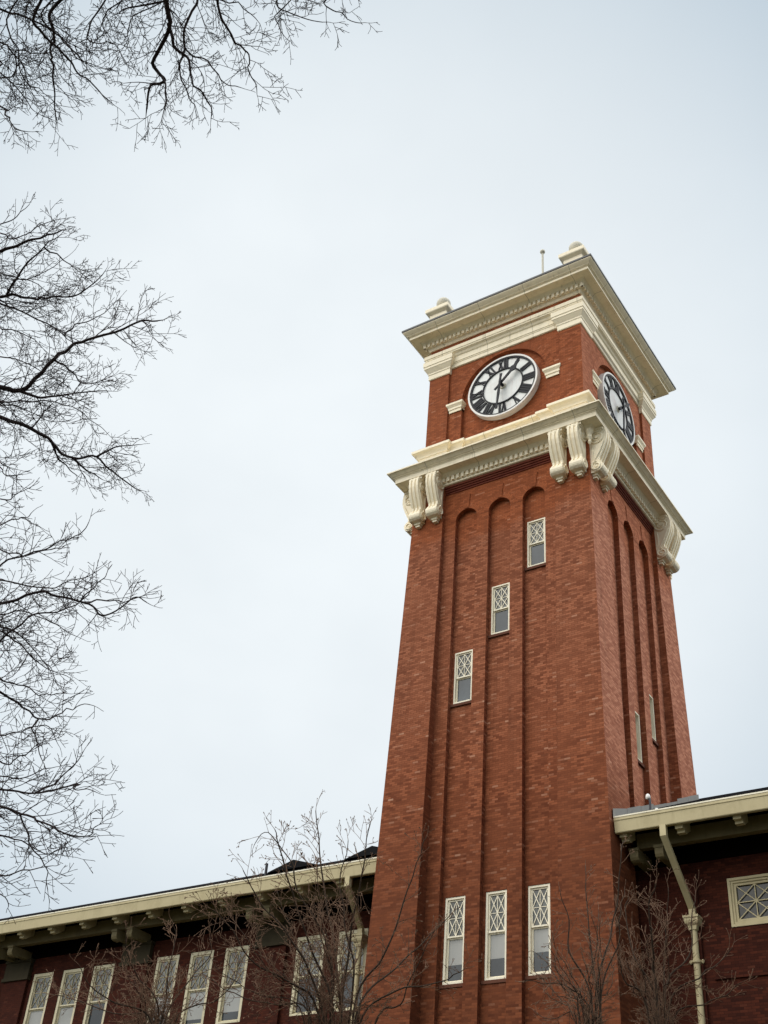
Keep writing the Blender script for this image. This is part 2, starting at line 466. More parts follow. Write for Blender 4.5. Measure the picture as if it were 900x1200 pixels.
# consoles: S-scroll brackets in pairs on every pier
def console_mesh():
    mb = MB(); hw = .205
    z = 12.125
    ctrl = [(.52, 12.10), (.56, 11.98), (.585, 11.82), (.58, 11.65), (.535, 11.45), (.45, 11.22), (.355, 11.0), (.285, 10.85), (.275, 10.74), (.34, 10.66), (.39, 10.58), (.41, 10.47), (.38, 10.35), (.30, 10.27), (.20, 10.245)]
    prof = [(-.06, 12.10)] + ctrl + [(.12, 10.24), (-.06, 10.24)]
    def add_prof(off, a, b):
        ins = [(d + (off if 0 < i < len(prof) - 2 else 0), zz) for i, (d, zz) in enumerate(prof)]
        mb.hexa([(a, -d, zz) for d, zz in ins], [(b, -d, zz) for d, zz in ins])
    add_prof(0.0, -hw, hw)
    for a, b in ((-hw + .012, -.115), (-.045, .045), (.115, hw - .012)):
        mb2 = [(d + .042, zz) for d, zz in ctrl[:-1]]
        strip = [(d - .03, zz) for d, zz in ctrl[:-1]]
        pl = mb2 + strip[::-1]
        mb.hexa([(a, -d, zz) for d, zz in pl], [(b, -d, zz) for d, zz in pl])
    # top roll
    mb.tube([(-hw - .01, -.46, 12.0), (hw + .01, -.46, 12.0)], .13, 14)
    # lower roll
    mb.tube([(-hw - .03, -.235, 10.47), (hw + .03, -.235, 10.47)], .215, 18)
    # drop below
    mb.box(-.13, .13, -.20, .05, 10.17, 10.25); mb.box(-.085, .085, -.16, .05, 10.09, 10.168)
    for s in (-1, 1):
        # big volute and small volute: disc and raised spiral
        for (cy, cz, R, turns) in ((-.27, 11.74, .30, 2.2), (-.235, 10.47, .20, 1.6)):
            pts = []
            for i in range(int(26 * turns) + 1):
                t = i / 26
                r = R * (1 - .86 * t / turns)
                a = PI / 2 + s * 0 + 2 * PI * t
                pts.append((s * (hw + .012 + (.03 if R < .25 else 0)), cy - r * math.cos(a), cz + r * math.sin(a)))
            mb.tube(pts, [.034 * (1 - .5 * i / len(pts)) + .006 for i in range(len(pts))], 6)
            mb.tube([(s * hw, cy, cz), (s * (hw + .05), cy, cz)], R * .22, 12)
        # leaf ridge on the flank linking the volutes
        pts = [(s * (hw + .008), -d, zz) for d, zz in [(.52, 11.5), (.42, 11.25), (.32, 11.02), (.22, 10.86), (.13, 10.72)]]
        mb.tube(pts, [.03, .035, .035, .03, .02], 6)
        pts = [(s * (hw + .006), -d, zz) for d, zz in [(.08, 11.45), (.10, 11.2), (.11, 11.0), (.09, 10.8)]]
        mb.tube(pts, [.02, .035, .03, .012], 6)
    return mb
proto = None
for k in range(4):
    for u in (-3.22, -2.50, 2.50, 3.22):
        if proto is None:
            proto = console_mesh().build('console', M_CREAM, tower); o = proto
        else:
            o = proto.copy(); COL.objects.link(o); o.parent = tower
        T = face_T(k)
        o.location = T(u, 3.53, 0); o.rotation_euler = (0, 0, k * PI / 2)
for k in range(4):
    for u in (-3.22, -2.50, 2.50, 3.22):
        mb = MB(face_T(k))
        mb.box(u - .28, u + .28, 3.45, 4.05, 12.02, 12.118)
        mb.box(u - .25, u + .25, 3.45, 4.0, 11.955, 12.019)
        mb.build('console_abacus', M_CREAM, tower)
for sx in (-1, 1):
    for sy in (-1, 1):   # carved drop at the arris between the consoles
        mb = MB()
        mb.lathe([(.02, 11.35), (.07, 11.45), (.05, 11.55), (.10, 11.66), (.08, 11.78), (.15, 11.92), (.12, 12.02)], sx * 3.62, sy * 3.62, 10)
        mb.build('corner_drop', M_CREAM, tower)

# clock stage
CZ, AR, CW = 16.0, 1.83, 3.24
mb = MB()
for k in range(4):
    mb.T = face_T(k)
    mb.niche_wall(CW, -2.6, 2.6, 12.6, 19.36, [(0.0, AR, CZ, .16, 12.65, [], .1)], 36)
mb.T = None
mb.build('clock_stage', M_BRICK, tower)
for sx in (-1, 1):
    for sy in (-1, 1):
        mb = MB(); a, i = 3.333, 2.42
        x0, x1 = sorted((sx * a, sx * i)); y0, y1 = sorted((sy * a, sy * i))
        mb.box(x0, x1, y0, y1, 12.6, 19.2)
        mb.build('corner_pier', M_BRICK, tower)
for k in range(4):
    mb = MB(face_T(k)); N = 36
    r0, r1, w = AR, AR + .34, CW + .006
    P = lambda r, a, w: (-r * math.cos(a), w, CZ + r * math.sin(a))
    for i in range(N):
        a0, a1 = PI * i / N, PI * (i + 1) / N
        if i in (0, N - 1): continue
        mb.face([P(r0, a0, w), P(r0, a1, w), P(r1, a1, w), P(r1, a0, w)], uv=[(r0, a0 * 1.95), (r0, a1 * 1.95), (r1, a1 * 1.95), (r1, a0 * 1.95)])
        mb.face([P(r1, a0, w), P(r1, a1, w), P(r1, a1, w - .03), P(r1, a0, w - .03)])
        mb.face([P(r0, a0, w), P(r0, a0, w - .03), P(r0, a1, w - .03), P(r0, a1, w)])
    mb.build('brick_arch', M_BRICK, tower)
# plinth moulding that follows piers, strips and recess
plp = lambda zt: [(-.2, 12.7), (.13, 12.7), (.13, 13.36), (.16, 13.40), (.17, 13.46), (.20, 13.47), (.22, 13.55), (.29, 13.64), (.36, 13.68), (.38, 13.69), (.38, zt), (-.2, zt + .09)]
mb = MB()
mb.ring([(c + 3.08, z) for c, z in plp(13.80)])
mb.build('plinth_course', M_CORN, tower)
PIERS = [(sx, sy) for sx in (-1, 1) for sy in (-1, 1)]
for sx, sy in PIERS:
    x0, x1 = sorted((sx * 2.42, sx * 3.333)); y0, y1 = sorted((sy * 2.42, sy * 3.333))
    mb = MB(); mb.ring([(max(c, 0.0), z + .01) for c, z in plp(13.80)], (x0, x1, y0, y1)); mb.build('pier_base', M_CREAM, tower)
for k in range(4):
    for sx in (-1, 1):
        mb = MB()
        u0, u1 = sorted((sx * 1.78, sx * 2.42))
        tmp = MB(); tmp.ring([(max(c, 0) * .8, z + .005) for c, z in plp(13.80)], (u0 + .02, u1 - .02, -CW, -CW + .3))
        off = len(mb.v)
        for v in tmp.v:
            a = k * PI / 2; x, y, z = v
            mb.v.append((x * math.cos(a) - y * math.sin(a), x * math.sin(a) + y * math.cos(a), z))
        mb.f += [[i + off for i in f] for f in tmp.f]
        mb.build('jamb_base', M_CREAM, tower)
# imposts at the clock arch
for k in range(4):
    for sx in (-1, 1):
        u0, u1 = sorted((sx * 1.80, sx * 2.40))
        mb = MB()
        mb.ring([(0, 15.56), (.03, 15.56), (.03, 15.68), (.06, 15.70), (.06, 15.80), (.10, 15.86), (.13, 15.90), (.13, 15.99), (0, 16.01)], (u0 + .06, u1 - .06, -CW - .02, -CW + .25))
        o = mb.build('impost_block', M_CREAM, tower); o.rotation_euler = (0, 0, k * PI / 2)

# clock
def clock_parts(k):
    T = face_T(k)
    W0, W1 = 3.09, 3.33
    NN = 64
    def ring_faces(mb, r0, r1, w0, w1):
        for i in range(NN):
            a0, a1 = 2 * PI * i / NN, 2 * PI * (i + 1) / NN
            P = lambda r, a, w: (r * math.sin(a), w, CZ + r * math.cos(a))
            mb.face([P(r0, a0, w1), P(r1, a0, w1), P(r1, a1, w1), P(r0, a1, w1)])
            mb.face([P(r1, a0, w0), P(r1, a1, w0), P(r1, a1, w1), P(r1, a0, w1)])
            if r0 > 0: mb.face([P(r0, a0, w0), P(r0, a0, w1), P(r0, a1, w1), P(r0, a1, w0)])
    mb = MB(T); ring_faces(mb, 1.43, 1.505, W0, W1 + .01)
    clock = mb.build('clock', M_WHITE, tower)
    mb = MB(T)
    mb.face([(1.45 * math.sin(2 * PI * i / NN), W1 - .06, CZ + 1.45 * math.cos(2 * PI * i / NN)) for i in range(NN)])
    mb.build('dial', M_DIAL, clock)
    mb = MB(T)
    ring_faces(mb, 1.36, 1.432, W1 - .07, W1 - .01); mb.build('outer_ring', M_BLACK, clock)
    mb = MB(T); ring_faces(mb, .835, .885, W1 - .07, W1 - .01); mb.build('inner_ring', M_BLACK, clock)
    NUM = ['XII', 'I', 'II', 'III', 'IIII', 'V', 'VI', 'VII', 'VIII', 'IX', 'X', 'XI']
    R0, R1 = .895, 1.37
    CWD = {'I': .105, 'V': .25, 'X': .25}
    for h, s in enumerate(NUM):
        mb = MB(T)
        th = 2 * PI * h / 12
        up = np.array([math.sin(th), 0, math.cos(th)]); rt = np.array([math.cos(th), 0, -math.sin(th)])
        tot = sum(CWD[c] for c in s); x = -tot / 2
        sq = min(1.0, .56 / tot)
        def stroke(xa, ra, xb, rb, w):
            p = up * ra + rt * xa * sq; q = up * rb + rt * xb * sq
            d = q - p; d /= np.linalg.norm(d); sd = np.cross((0, 1.0, 0), d) * w / 2
            zc = np.array([0, 0, CZ])
            lo = [p - sd, p + sd, q + sd, q - sd]
            A = [zc + a + np.array([0, W1 - .065, 0]) for a in lo]; B = [zc + a + np.array([0, W1 - .02, 0]) for a in lo]
            mb.hexa(A, B)
        for c in s:
            wd = CWD[c]; m = x + wd / 2
            if c == 'I':
                stroke(m, R0, m, R1, .08)
            elif c == 'V':
                stroke(m - .085, R1, m, R0, .092); stroke(m + .085, R1, m, R0, .038)
            else:
                stroke(m - .085, R1, m + .085, R0, .092); stroke(m + .085, R1, m - .085, R0, .038)
            x += wd
        mb.build('numeral', M_BLACK, clock)
    def hand(ang, pts_w, tail, w, name):
        mb = MB(T)
        up = np.array([math.sin(ang), 0, math.cos(ang)]); rt = np.array([math.cos(ang), 0, -math.sin(ang)])
        prof = tail + pts_w
        L = [up * r - rt * hw for r, hw in prof]; Rr = [up * r + rt * hw for r, hw in prof]
        zc = np.array([0, 0, CZ])
        for i in range(len(prof) - 1):
            lo = [L[i], Rr[i], Rr[i + 1], L[i + 1]]
            mb.hexa([zc + a + np.array([0, w - .02, 0]) for a in lo], [zc + a + np.array([0, w + .02, 0]) for a in lo])
        return mb.build(name, M_BLACK, clock)
    hand(math.radians(44), [(0, .045), (.62, .055), (.70, .12), (.80, .13), (.96, .035), (1.18, .008)], [(-.36, .05), (-.2, .035)], 3.47, 'hour_hand')
    hand(math.radians(186), [(0, .045), (.55, .05), (1.1, .035), (1.24, .05), (1.31, .045)], [(-.42, .055), (-.25, .04)], 3.53, 'minute_hand')
    mb = MB(T)
    mb.tube([(0, W1 - .08, CZ), (0, 3.56, CZ)], [.07, .05], 12); mb.build('hand_arbor', M_BLACK, clock)
    mb = MB(T)
    mb.tube([(0.0, W1 - .08, CZ), (0.0, W1 - .02, CZ)], [.16, .12], 16); mb.build('dial_boss', M_BALL, clock)
for k in range(4): clock_parts(k)

# upper entablature
mb = MB()
mb.ring([(3.0, 17.98), (3.27, 17.98), (3.30, 18.00), (3.30, 18.18), (3.32, 18.19), (3.32, 18.23), (3.345, 18.25), (3.345, 18.50), (3.39, 18.54), (3.43, 18.62), (3.49, 18.66),
         (3.52, 18.68), (3.52, 18.74), (3.545, 18.75), (3.545, 18.93), (3.2, 18.97)])
mb.build('architrave', M_CORN, tower)
for sx, sy in PIERS:
    x0, x1 = sorted((sx * 2.42, sx * 3.333)); y0, y1 = sorted((sy * 2.42, sy * 3.333))
    mb = MB()
    mb.ring([(-.1, 17.70), (.025, 17.70), (.045, 17.73), (.045, 17.95), (.07, 17.98), (.07, 18.04), (.12, 18.12), (.18, 18.22), (.20, 18.24), (.20, 18.34), (.225, 18.36), (.225, 18.60), (-.1, 18.61)], (x0, x1, y0, y1))
    mb.build('pier_capital', M_CREAM, tower)
mb = MB(); mb.ring([(3.0, 18.9), (3.35, 18.9), (3.35, 19.36), (3.0, 19.36)]); mb.build('brick_frieze', M_BRICK, tower)
mb = MB()
mb.ring([(3.0, 19.30), (3.40, 19.30), (3.41, 19.33), (3.46, 19.42), (3.50, 19.43), (3.52, 19.44), (3.52, 19.61), (3.59, 19.62), (3.62, 19.66), (3.68, 19.73), (3.72, 19.75),
         (3.98, 19.75), (3.99, 19.74), (4.02, 19.74), (4.02, 19.86), (4.055, 19.87), (4.055, 19.895), (4.09, 19.90), (4.11, 19.93), (4.17, 19.98), (4.22, 20.03), (4.245, 20.06), (4.245, 20.10), (3.0, 20.3)])
mb.build('upper_cornice', M_CORN, tower)
dentils(3.52, 3.60, 19.43, 19.607, 3.53, .20, .115).build('dentil_moulding', M_CREAM, tower)
mb = MB()
mb.ring([(3.0, 20.104), (4.25, 20.104), (4.27, 20.105), (4.275, 20.105), (4.275, 20.19), (4.24, 20.20), (.01, 21.1)], closed=False)
mb.build('roof', M_MET, tower)
for sx, sy in PIERS:
    mb = MB()
    cx, cy = sx * 3.12, sy * 2.98
    r = (cx - .001, cx + .001, cy - .001, cy + .001)
    mb.ring([(.0, 20.4), (.40, 20.4), (.40, 21.500), (.45, 21.540), (.53, 21.600), (.55, 21.640), (.55, 21.810), (.50, 21.840), (.0, 21.880)], r, closed=False)
    # sunk panels read as frames
    ped = mb.build('corner_pedestal', M_CREAM, tower)
    mb = MB()
    mb.lathe([(.22, 21.840), (.22, 21.90), (.12, 21.96), (.12, 22.16)] + [(.31 * math.cos(a), 22.42 + .31 * math.sin(a)) for a in [(-1.17 + i * (PI / 2 + 1.17) / 12) for i in range(12)]] + [(.02, 22.73)], cx, cy, 22)
    mb.build('ball_finial', M_BALL, ped, smooth=True)
mb = MB()
mb.lathe([(.12, 20.6), (.12, 21.2), (.055, 21.25), (.05, 26.85), (.07, 26.87), (.045, 26.9)], .14, 0, 10)
pole = mb.build('flagpole', M_BALL, tower)
mb = MB(); mb.lathe([(.02, 26.86)] + [(.12 * math.cos(a), 26.99 + .12 * math.sin(a)) for a in [-1.3 + i * 2.6 / 8 for i in range(9)]] + [(.01, 27.11)], .14, 0, 12)
mb.build('pole_ball', M_BALL, pole, smooth=True)

# ------------------------------------------------------------------ windows
def sash_window(parent, T, c, hw, w, z0, z1, low_glass, up_glass=None, blind=0.0, sill=True, split=.5, cols=2, trim=.06, lat=None, lw_=.023, M_TRIM=M_TRIM, sb=0.0):
    lat = lat or M_TRIM
    """double hung window; local u along the wall, w outward"""
    up_glass = up_glass or M_GL_UP
    a, b = c - hw + .003, c + hw - .003
    n = (0, 1.0, 0)
    mb = MB(T)
    f = w + .012; d = .15 + sb
    mb.box(a, a + trim, f - d, f, z0 + .002, z1 - .003); mb.box(b - trim, b, f - d, f, z0 + .002, z1 - .003)
    mb.box(a + trim, b - trim, f - d, f - .002, z1 - trim - .003, z1 - .003); mb.box(a + trim, b - trim, f - d, f + .02, z0 + .002, z0 + .06)
    zm = z0 + (z1 - z0) * (1 - split)
    win = mb.build('window', M_TRIM, parent)
    ia, ib = a + trim, b - trim
    r = .045
    # upper sash (outer)
    us0, us1 = zm, z1 - trim - .004
    ws = f - .045 - sb
    mb = MB(T)
    mb.box(ia, ia + r, ws - .04, ws, us0, us1); mb.box(ib - r, ib, ws - .04, ws, us0, us1)
    mb.box(ia + r, ib - r, ws - .04, ws - .001, us1 - r, us1); mb.box(ia + r, ib - r, ws - .04, ws + .006, us0, us0 + r)
    mb.build('upper_sash', M_TRIM, win)
    mb = MB(T)
    pa, pb, q0, q1 = ia + r, ib - r, us0 + r, us1 - r
    wl = ws - .015
    for i in range(1, cols): mb.box(pa + (pb - pa) * i / cols - .009, pa + (pb - pa) * i / cols + .009, wl - .012, wl + .008, q0, q1)
    mb.box(pa, pb, wl - .011, wl + .007, (q0 + q1) / 2 - .009, (q0 + q1) / 2 + .009)
    for i in range(cols):
        for j in range(2):
            x0, x1 = pa + (pb - pa) * i / cols, pa + (pb - pa) * (i + 1) / cols
            y0, y1 = q0 + (q1 - q0) * j / 2, q0 + (q1 - q0) * (j + 1) / 2
            mb.bar((x0, wl, y0), (x1, wl, y1), n, lw_, .014); mb.bar((x0, wl - .003, y1), (x1, wl - .003, y0), n, lw_, .014)
    mb.build('lattice', lat, win)
    mb = MB(T); mb.box(pa - .01, pb + .01, ws - .034, ws - .029, q0 - .01, q1 + .01); mb.build('pane', up_glass, win)
    # lower sash (inner)
    wl = f - .09 - sb
    l0, l1 = z0 + .06, zm + .01
    mb = MB(T)
    mb.box(ia, ia + r, wl - .04, wl, l0, l1); mb.box(ib - r, ib, wl - .04, wl, l0, l1)
    mb.box(ia + r, ib - r, wl - .04, wl - .001, l1 - r, l1); mb.box(ia + r, ib - r, wl - .04, wl - .001, l0, l0 + r * 1.4)
    mb.build('lower_sash', M_TRIM, win)
    g0, g1 = l0 + r * 1.4 - .01, l1 - r + .01
    zb = g1 - (g1 - g0) * blind
    mb = MB(T); mb.box(ia + r - .01, ib - r + .01, wl - .032, wl - .026, g0, zb - .001); mb.build('pane', low_glass, win)
    if blind:
        mb = MB(T); mb.box(ia + r - .01, ib - r + .01, wl - .036, wl - .030, zb + .001, g1); mb.build('blind', M_BLIND, win)
    if sill:
        mb = MB(T); mb.box(c - hw - .085, c + hw + .085, w - .15, w + .06, z0 - .095, z0 - .002)
        mb.build('window_sill', M_SILL, win)
    return win

WB = VF - ND
for k in range(4):
    T = face_T(k)
    for i, (c, z0, z1) in enumerate(RIGHT_W if k in (1, 3) else FRONT_W):
        sash_window(tower, T, c, OPH, WB + (.0 if k in (0, 2) else .01), z0, z1, M_GL_LO, trim=.05, sb=0.0 if k in (0, 2) else .15)
    if k in (0, 2):
        for i, (c, z0, z1) in enumerate(LOW_W):
            sash_window(tower, T, c, OPH, WB - .03, z0, z1, M_GL_DK, M_GL_UP, blind=(.62, .58, .55)[i], trim=.065, split=.47)

# ------------------------------------------------------------------ hall with two wings
hall = thing('brick_hall', 'long dark red brick hall with cream bracketed eaves either side of the tower', 'building')
YW, YE = -1.9, -3.45
ROOF = lambda y: -2.15 + .476 * (y + 3.45)
front = lambda u, w, z: (u, -w, z)
WT = -1.75
LEFT = (-40.0, -3.66); RIGHT = (3.66, 26.0)
lw = []
for gc in (-30.25, -24.2, -18.1, -12.0):
    for dx in (-1.535, 0, 1.535): lw.append((gc + dx, .515, -6.08, -3.65))
lw += [(-7.44, .56, -6.06, -3.63), (-5.80, .56, -6.06, -3.63)]
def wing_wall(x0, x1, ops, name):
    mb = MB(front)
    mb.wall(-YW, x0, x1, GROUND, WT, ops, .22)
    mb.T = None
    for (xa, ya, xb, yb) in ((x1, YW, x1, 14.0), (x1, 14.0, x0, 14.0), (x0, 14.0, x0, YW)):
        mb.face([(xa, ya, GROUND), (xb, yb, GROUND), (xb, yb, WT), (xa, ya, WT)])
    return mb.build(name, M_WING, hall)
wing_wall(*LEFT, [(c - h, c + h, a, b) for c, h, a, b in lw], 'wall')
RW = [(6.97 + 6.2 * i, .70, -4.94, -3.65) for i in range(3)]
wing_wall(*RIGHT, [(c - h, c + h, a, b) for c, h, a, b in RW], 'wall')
for i, (c, h, a, b) in enumerate(lw):
    sash_window(hall, front, c, h, -YW - .03, a, b, M_GL_DK, M_GL_HALL, blind=(.86, .74, .82, .0, .78)[i % 5] if i < 12 else 0, trim=.11, split=.52, sill=False, lat=M_OLIVE, lw_=.016, M_TRIM=M_HALLTRIM)
# wide lattice windows on the right
for c, h, a, b in RW:
    T = front; f = -YW + .02
    mb = MB(T)
    for (o, i_, wf) in ((0, .07, f), (.07, .13, f - .035), (.13, .2, f - .07)):
        x0, x1, z0, z1 = c - h + o + .002, c + h - o - .002, a + o + .002, b - o - .002
        t = i_ - o
        mb.box(x0, x0 + t, f - .2, wf, z0, z1); mb.box(x1 - t, x1, f - .2, wf, z0, z1)
        mb.box(x0 + t, x1 - t, f - .2, wf, z0, z0 + t); mb.box(x0 + t, x1 - t, f - .2, wf, z1 - t, z1)
    win = mb.build('window', M_OLIVE, hall)
    pa, pb, q0, q1 = c - h + .2, c + h - .2, a + .2, b - .2
    mb = MB(T); wl = f - .09
    mb.box(c - .012, c + .012, wl - .012, wl + .008, q0, q1); mb.box(pa, pb, wl - .011, wl + .007, (q0 + q1) / 2 - .012, (q0 + q1) / 2 + .012)
    for x0, x1 in ((pa, c), (c, pb)):
        for y0, y1 in ((q0, (q0 + q1) / 2), ((q0 + q1) / 2, q1)):
            mb.bar((x0, wl, y0), (x1, wl, y1), (0, 1.0, 0), .024, .014); mb.bar((x0, wl - .003, y1), (x1, wl - .003, y0), (0, 1.0, 0), .024, .014)
    mb.build('lattice', M_OLIVE, win)
    mb = MB(T); mb.box(pa - .01, pb + .01, wl - .05, wl - .04, q0 - .01, q1 + .01)
    mb.build('pane', glass_mat('curtained_glass', (.035, .032, .026), .15, 1.4, .9), win)

# roof: one pitched sheet each side, pierced by the tower
def wing_roof(x0, x1):
    mb = MB()
    yr, zr = 6.1, ROOF(6.1)
    mb.hexa([(x0, YE, ROOF(YE)), (x1, YE, ROOF(YE)), (x1, yr, zr), (x0, yr, zr)],
            [(x0, YE, ROOF(YE) + .05), (x1, YE, ROOF(YE) + .05), (x1, yr, zr + .05), (x0, yr, zr + .05)])
    mb.hexa([(x0, yr, zr), (x1, yr, zr), (x1, 15.6, ROOF(YE)), (x0, 15.6, ROOF(YE))],
            [(x0, yr, zr + .05), (x1, yr, zr + .05), (x1, 15.6, ROOF(YE) + .05), (x0, 15.6, ROOF(YE) + .05)])
    return mb.build('roof', M_ROOF, hall)
wing_roof(-40.6, -3.1); wing_roof(3.1, 26.6)
# ridge piece behind the tower
mb = MB(); yr, zr = 6.1, ROOF(6.1)
mb.hexa([(-3.09, 4.2, ROOF(4.2)), (3.09, 4.2, ROOF(4.2)), (3.09, yr, zr), (-3.09, yr, zr)], [(-3.09, 4.2, ROOF(4.2) + .04), (3.09, 4.2, ROOF(4.2) + .04), (3.09, yr, zr + .04), (-3.09, yr, zr + .04)])
mb.build('roof', M_ROOF, hall)

def eaves(x0, x1):
    # gutter and fascia
    mb = MB()
    mb.prism([(-3.44, -2.62), (-3.55, -2.62), (-3.565, -2.60), (-3.60, -2.30), (-3.62, -2.28), (-3.62, -2.205), (-3.58, -2.205), (-3.565, -2.24), (-3.46, -2.24), (-3.44, -2.3)], x0, x1)
    mb.build('gutter', M_OLIVE, hall)
    mb = MB(); mb.box(x0 + .002, x1 - .002, -3.632, -3.565, -2.203, -2.165); mb.build('gutter_lip', M_TRIM, hall)
    mb = MB()
    x = x0 + .55
    while x < x1:
        mb.hexa([(x, -3.61, -2.20), (x + .05, -3.61, -2.20), (x + .22, -3.40, -2.10), (x + .17, -3.40, -2.10)], [(x, -3.61, -2.185), (x + .05, -3.61, -2.185), (x + .22, -3.40, -2.085), (x + .17, -3.40, -2.085)])
        x += 1.1
    o = mb.build('gutter_strap', M_FLASH, hall)
    mb = MB()
    mb.hexa([(x0, -3.44, ROOF(-3.44) - .16), (x1, -3.44, ROOF(-3.44) - .16), (x1, YW, ROOF(YW) - .16), (x0, YW, ROOF(YW) - .16)],
            [(x0, -3.44, ROOF(-3.44) - .012), (x1, -3.44, ROOF(-3.44) - .012), (x1, YW, ROOF(YW) - .012), (x0, YW, ROOF(YW) - .012)])
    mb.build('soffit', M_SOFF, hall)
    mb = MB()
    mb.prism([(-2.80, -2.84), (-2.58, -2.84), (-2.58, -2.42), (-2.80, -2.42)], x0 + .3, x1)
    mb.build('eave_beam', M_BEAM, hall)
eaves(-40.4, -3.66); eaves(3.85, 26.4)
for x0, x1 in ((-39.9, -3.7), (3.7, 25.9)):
    mb = MB(); mb.box(x0, x1, YW - .05, YW, -3.08, WT - .02); mb.build('eave_shade_strip', M_EAVESHADE, hall)  # strip added in place of the deep shade under the eaves
def rafter_tail(x):
    mb = MB()
    z = lambda y: ROOF(y) - .165
    mb.prism([(-3.41, z(-3.41)), (-3.41, -2.70), (-3.27, -2.70), (-3.27, -2.775), (-3.12, -2.775), (-3.02, -2.70), (-2.81, -2.58), (-2.81, z(-2.81))], x - .105, x + .105)
    mb.build('rafter_tail', M_OLIVE, hall)
for i in range(18):
    x = -11.78 - 1.585 * (i - 5)
    if x > -38.5: rafter_tail(x)
for i in range(12): rafter_tail(4.02 + 1.585 * i)
def bracket(x):
    mb = MB()
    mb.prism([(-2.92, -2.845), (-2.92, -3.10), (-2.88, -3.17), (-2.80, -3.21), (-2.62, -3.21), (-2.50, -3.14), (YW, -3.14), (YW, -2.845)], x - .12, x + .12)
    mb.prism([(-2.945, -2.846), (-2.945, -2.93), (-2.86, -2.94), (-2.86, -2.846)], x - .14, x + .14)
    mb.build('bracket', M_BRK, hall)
for pc in (-32.95, -26.95, -20.96, -14.96, -8.96):
    bracket(pc - .36); bracket(pc + .36)
    mb = MB()
    mb.box(pc - .62, pc + .62, YW - .12, YW, GROUND, -3.86); mb.build('pilaster', M_WING, hall)
    mb = MB(); mb.box(pc - .66, pc + .66, YW - .16, YW, -3.74, -3.2); mb.box(pc - .70, pc + .70, YW - .2, YW, -3.857, -3.743); mb.box(pc - .70, pc + .70, YW - .2, YW, -3.197, -3.1)
    mb.build('pilaster_capital', M_CAPSTONE, hall)
for pc in (4.46, 10.4, 16.5):
    bracket(pc - .36); bracket(pc + .36)
# string course
mb = MB(); mb.box(5.7, 26.0, YW - .06, YW, -6.22, -6.1); mb.build('string_course', M_WING, hall)
mb = MB(); mb.box(3.7, 5.45, YW - .1, YW, GROUND, -3.4); mb.build('pilaster', M_WING, hall)

# flashing along the foot of the tower on the right, stepped over the roof
mb = MB()
n = 7
ys = [-3.62 + i * (7.2 / n) for i in range(n + 1)]
for i in range(n):
    ya, yb = ys[i], ys[i + 1] - .015
    xo = 3.5 * S(0) + .035
    za, zb = ROOF(max(ya, -3.44)), ROOF(max(yb, -3.44))
    h = (.22, .23, .21, .15, .14, .22, .23)[i]
    mb.hexa([(xo + .045, ya, za - .05), (xo + .05, ya, za - .05), (xo + .05, yb, zb - .05), (xo + .045, yb, zb - .05)],
            [(xo + .045, ya, za + h), (xo + .05, ya, za + h), (xo + .05, yb, zb + h), (xo + .045, yb, zb + h)])
mb.build('flashing', M_FLASH, hall)

# dormers on the left roof slope
for x, w in ((-10.0, 1.08), (-6.62, 1.08)):
    mb = MB()
    y0, ze, za = -.15, -.44, -.10
    mb.box(x - w + .18, x + w - .18, y0 + .15, 1.6, -1.0, ze)
    dr = mb.build('dormer', M_SOFF, hall)
    mb = MB()
    A = (x - w, y0, ze); B = (x + w, y0, ze); C_ = (x, y0 + .05, za); D_ = (x, 1.9, za); E_ = (x + w, 1.9, ze); F_ = (x - w, 1.9, ze)
    lo = lambda p: (p[0], p[1], p[2] - .05)
    mb.face([A, C_, D_, F_]); mb.face([B, E_, D_, C_]); mb.face([A, B, C_]); mb.face([lo(A), lo(F_), lo(D_), lo(C_)]); mb.face([lo(B), lo(C_), lo(D_), lo(E_)])
    mb.face([A, lo(A), lo(C_), C_]); mb.face([B, C_, lo(C_), lo(B)])
    mb.build('dormer_roof', M_ROOF, dr)
mb = MB(); mb.tube([(-10.95, -.4, -.7), (-10.95, -.4, -.22)], .05, 8); mb.build('vent_pipe', M_MET, hall)

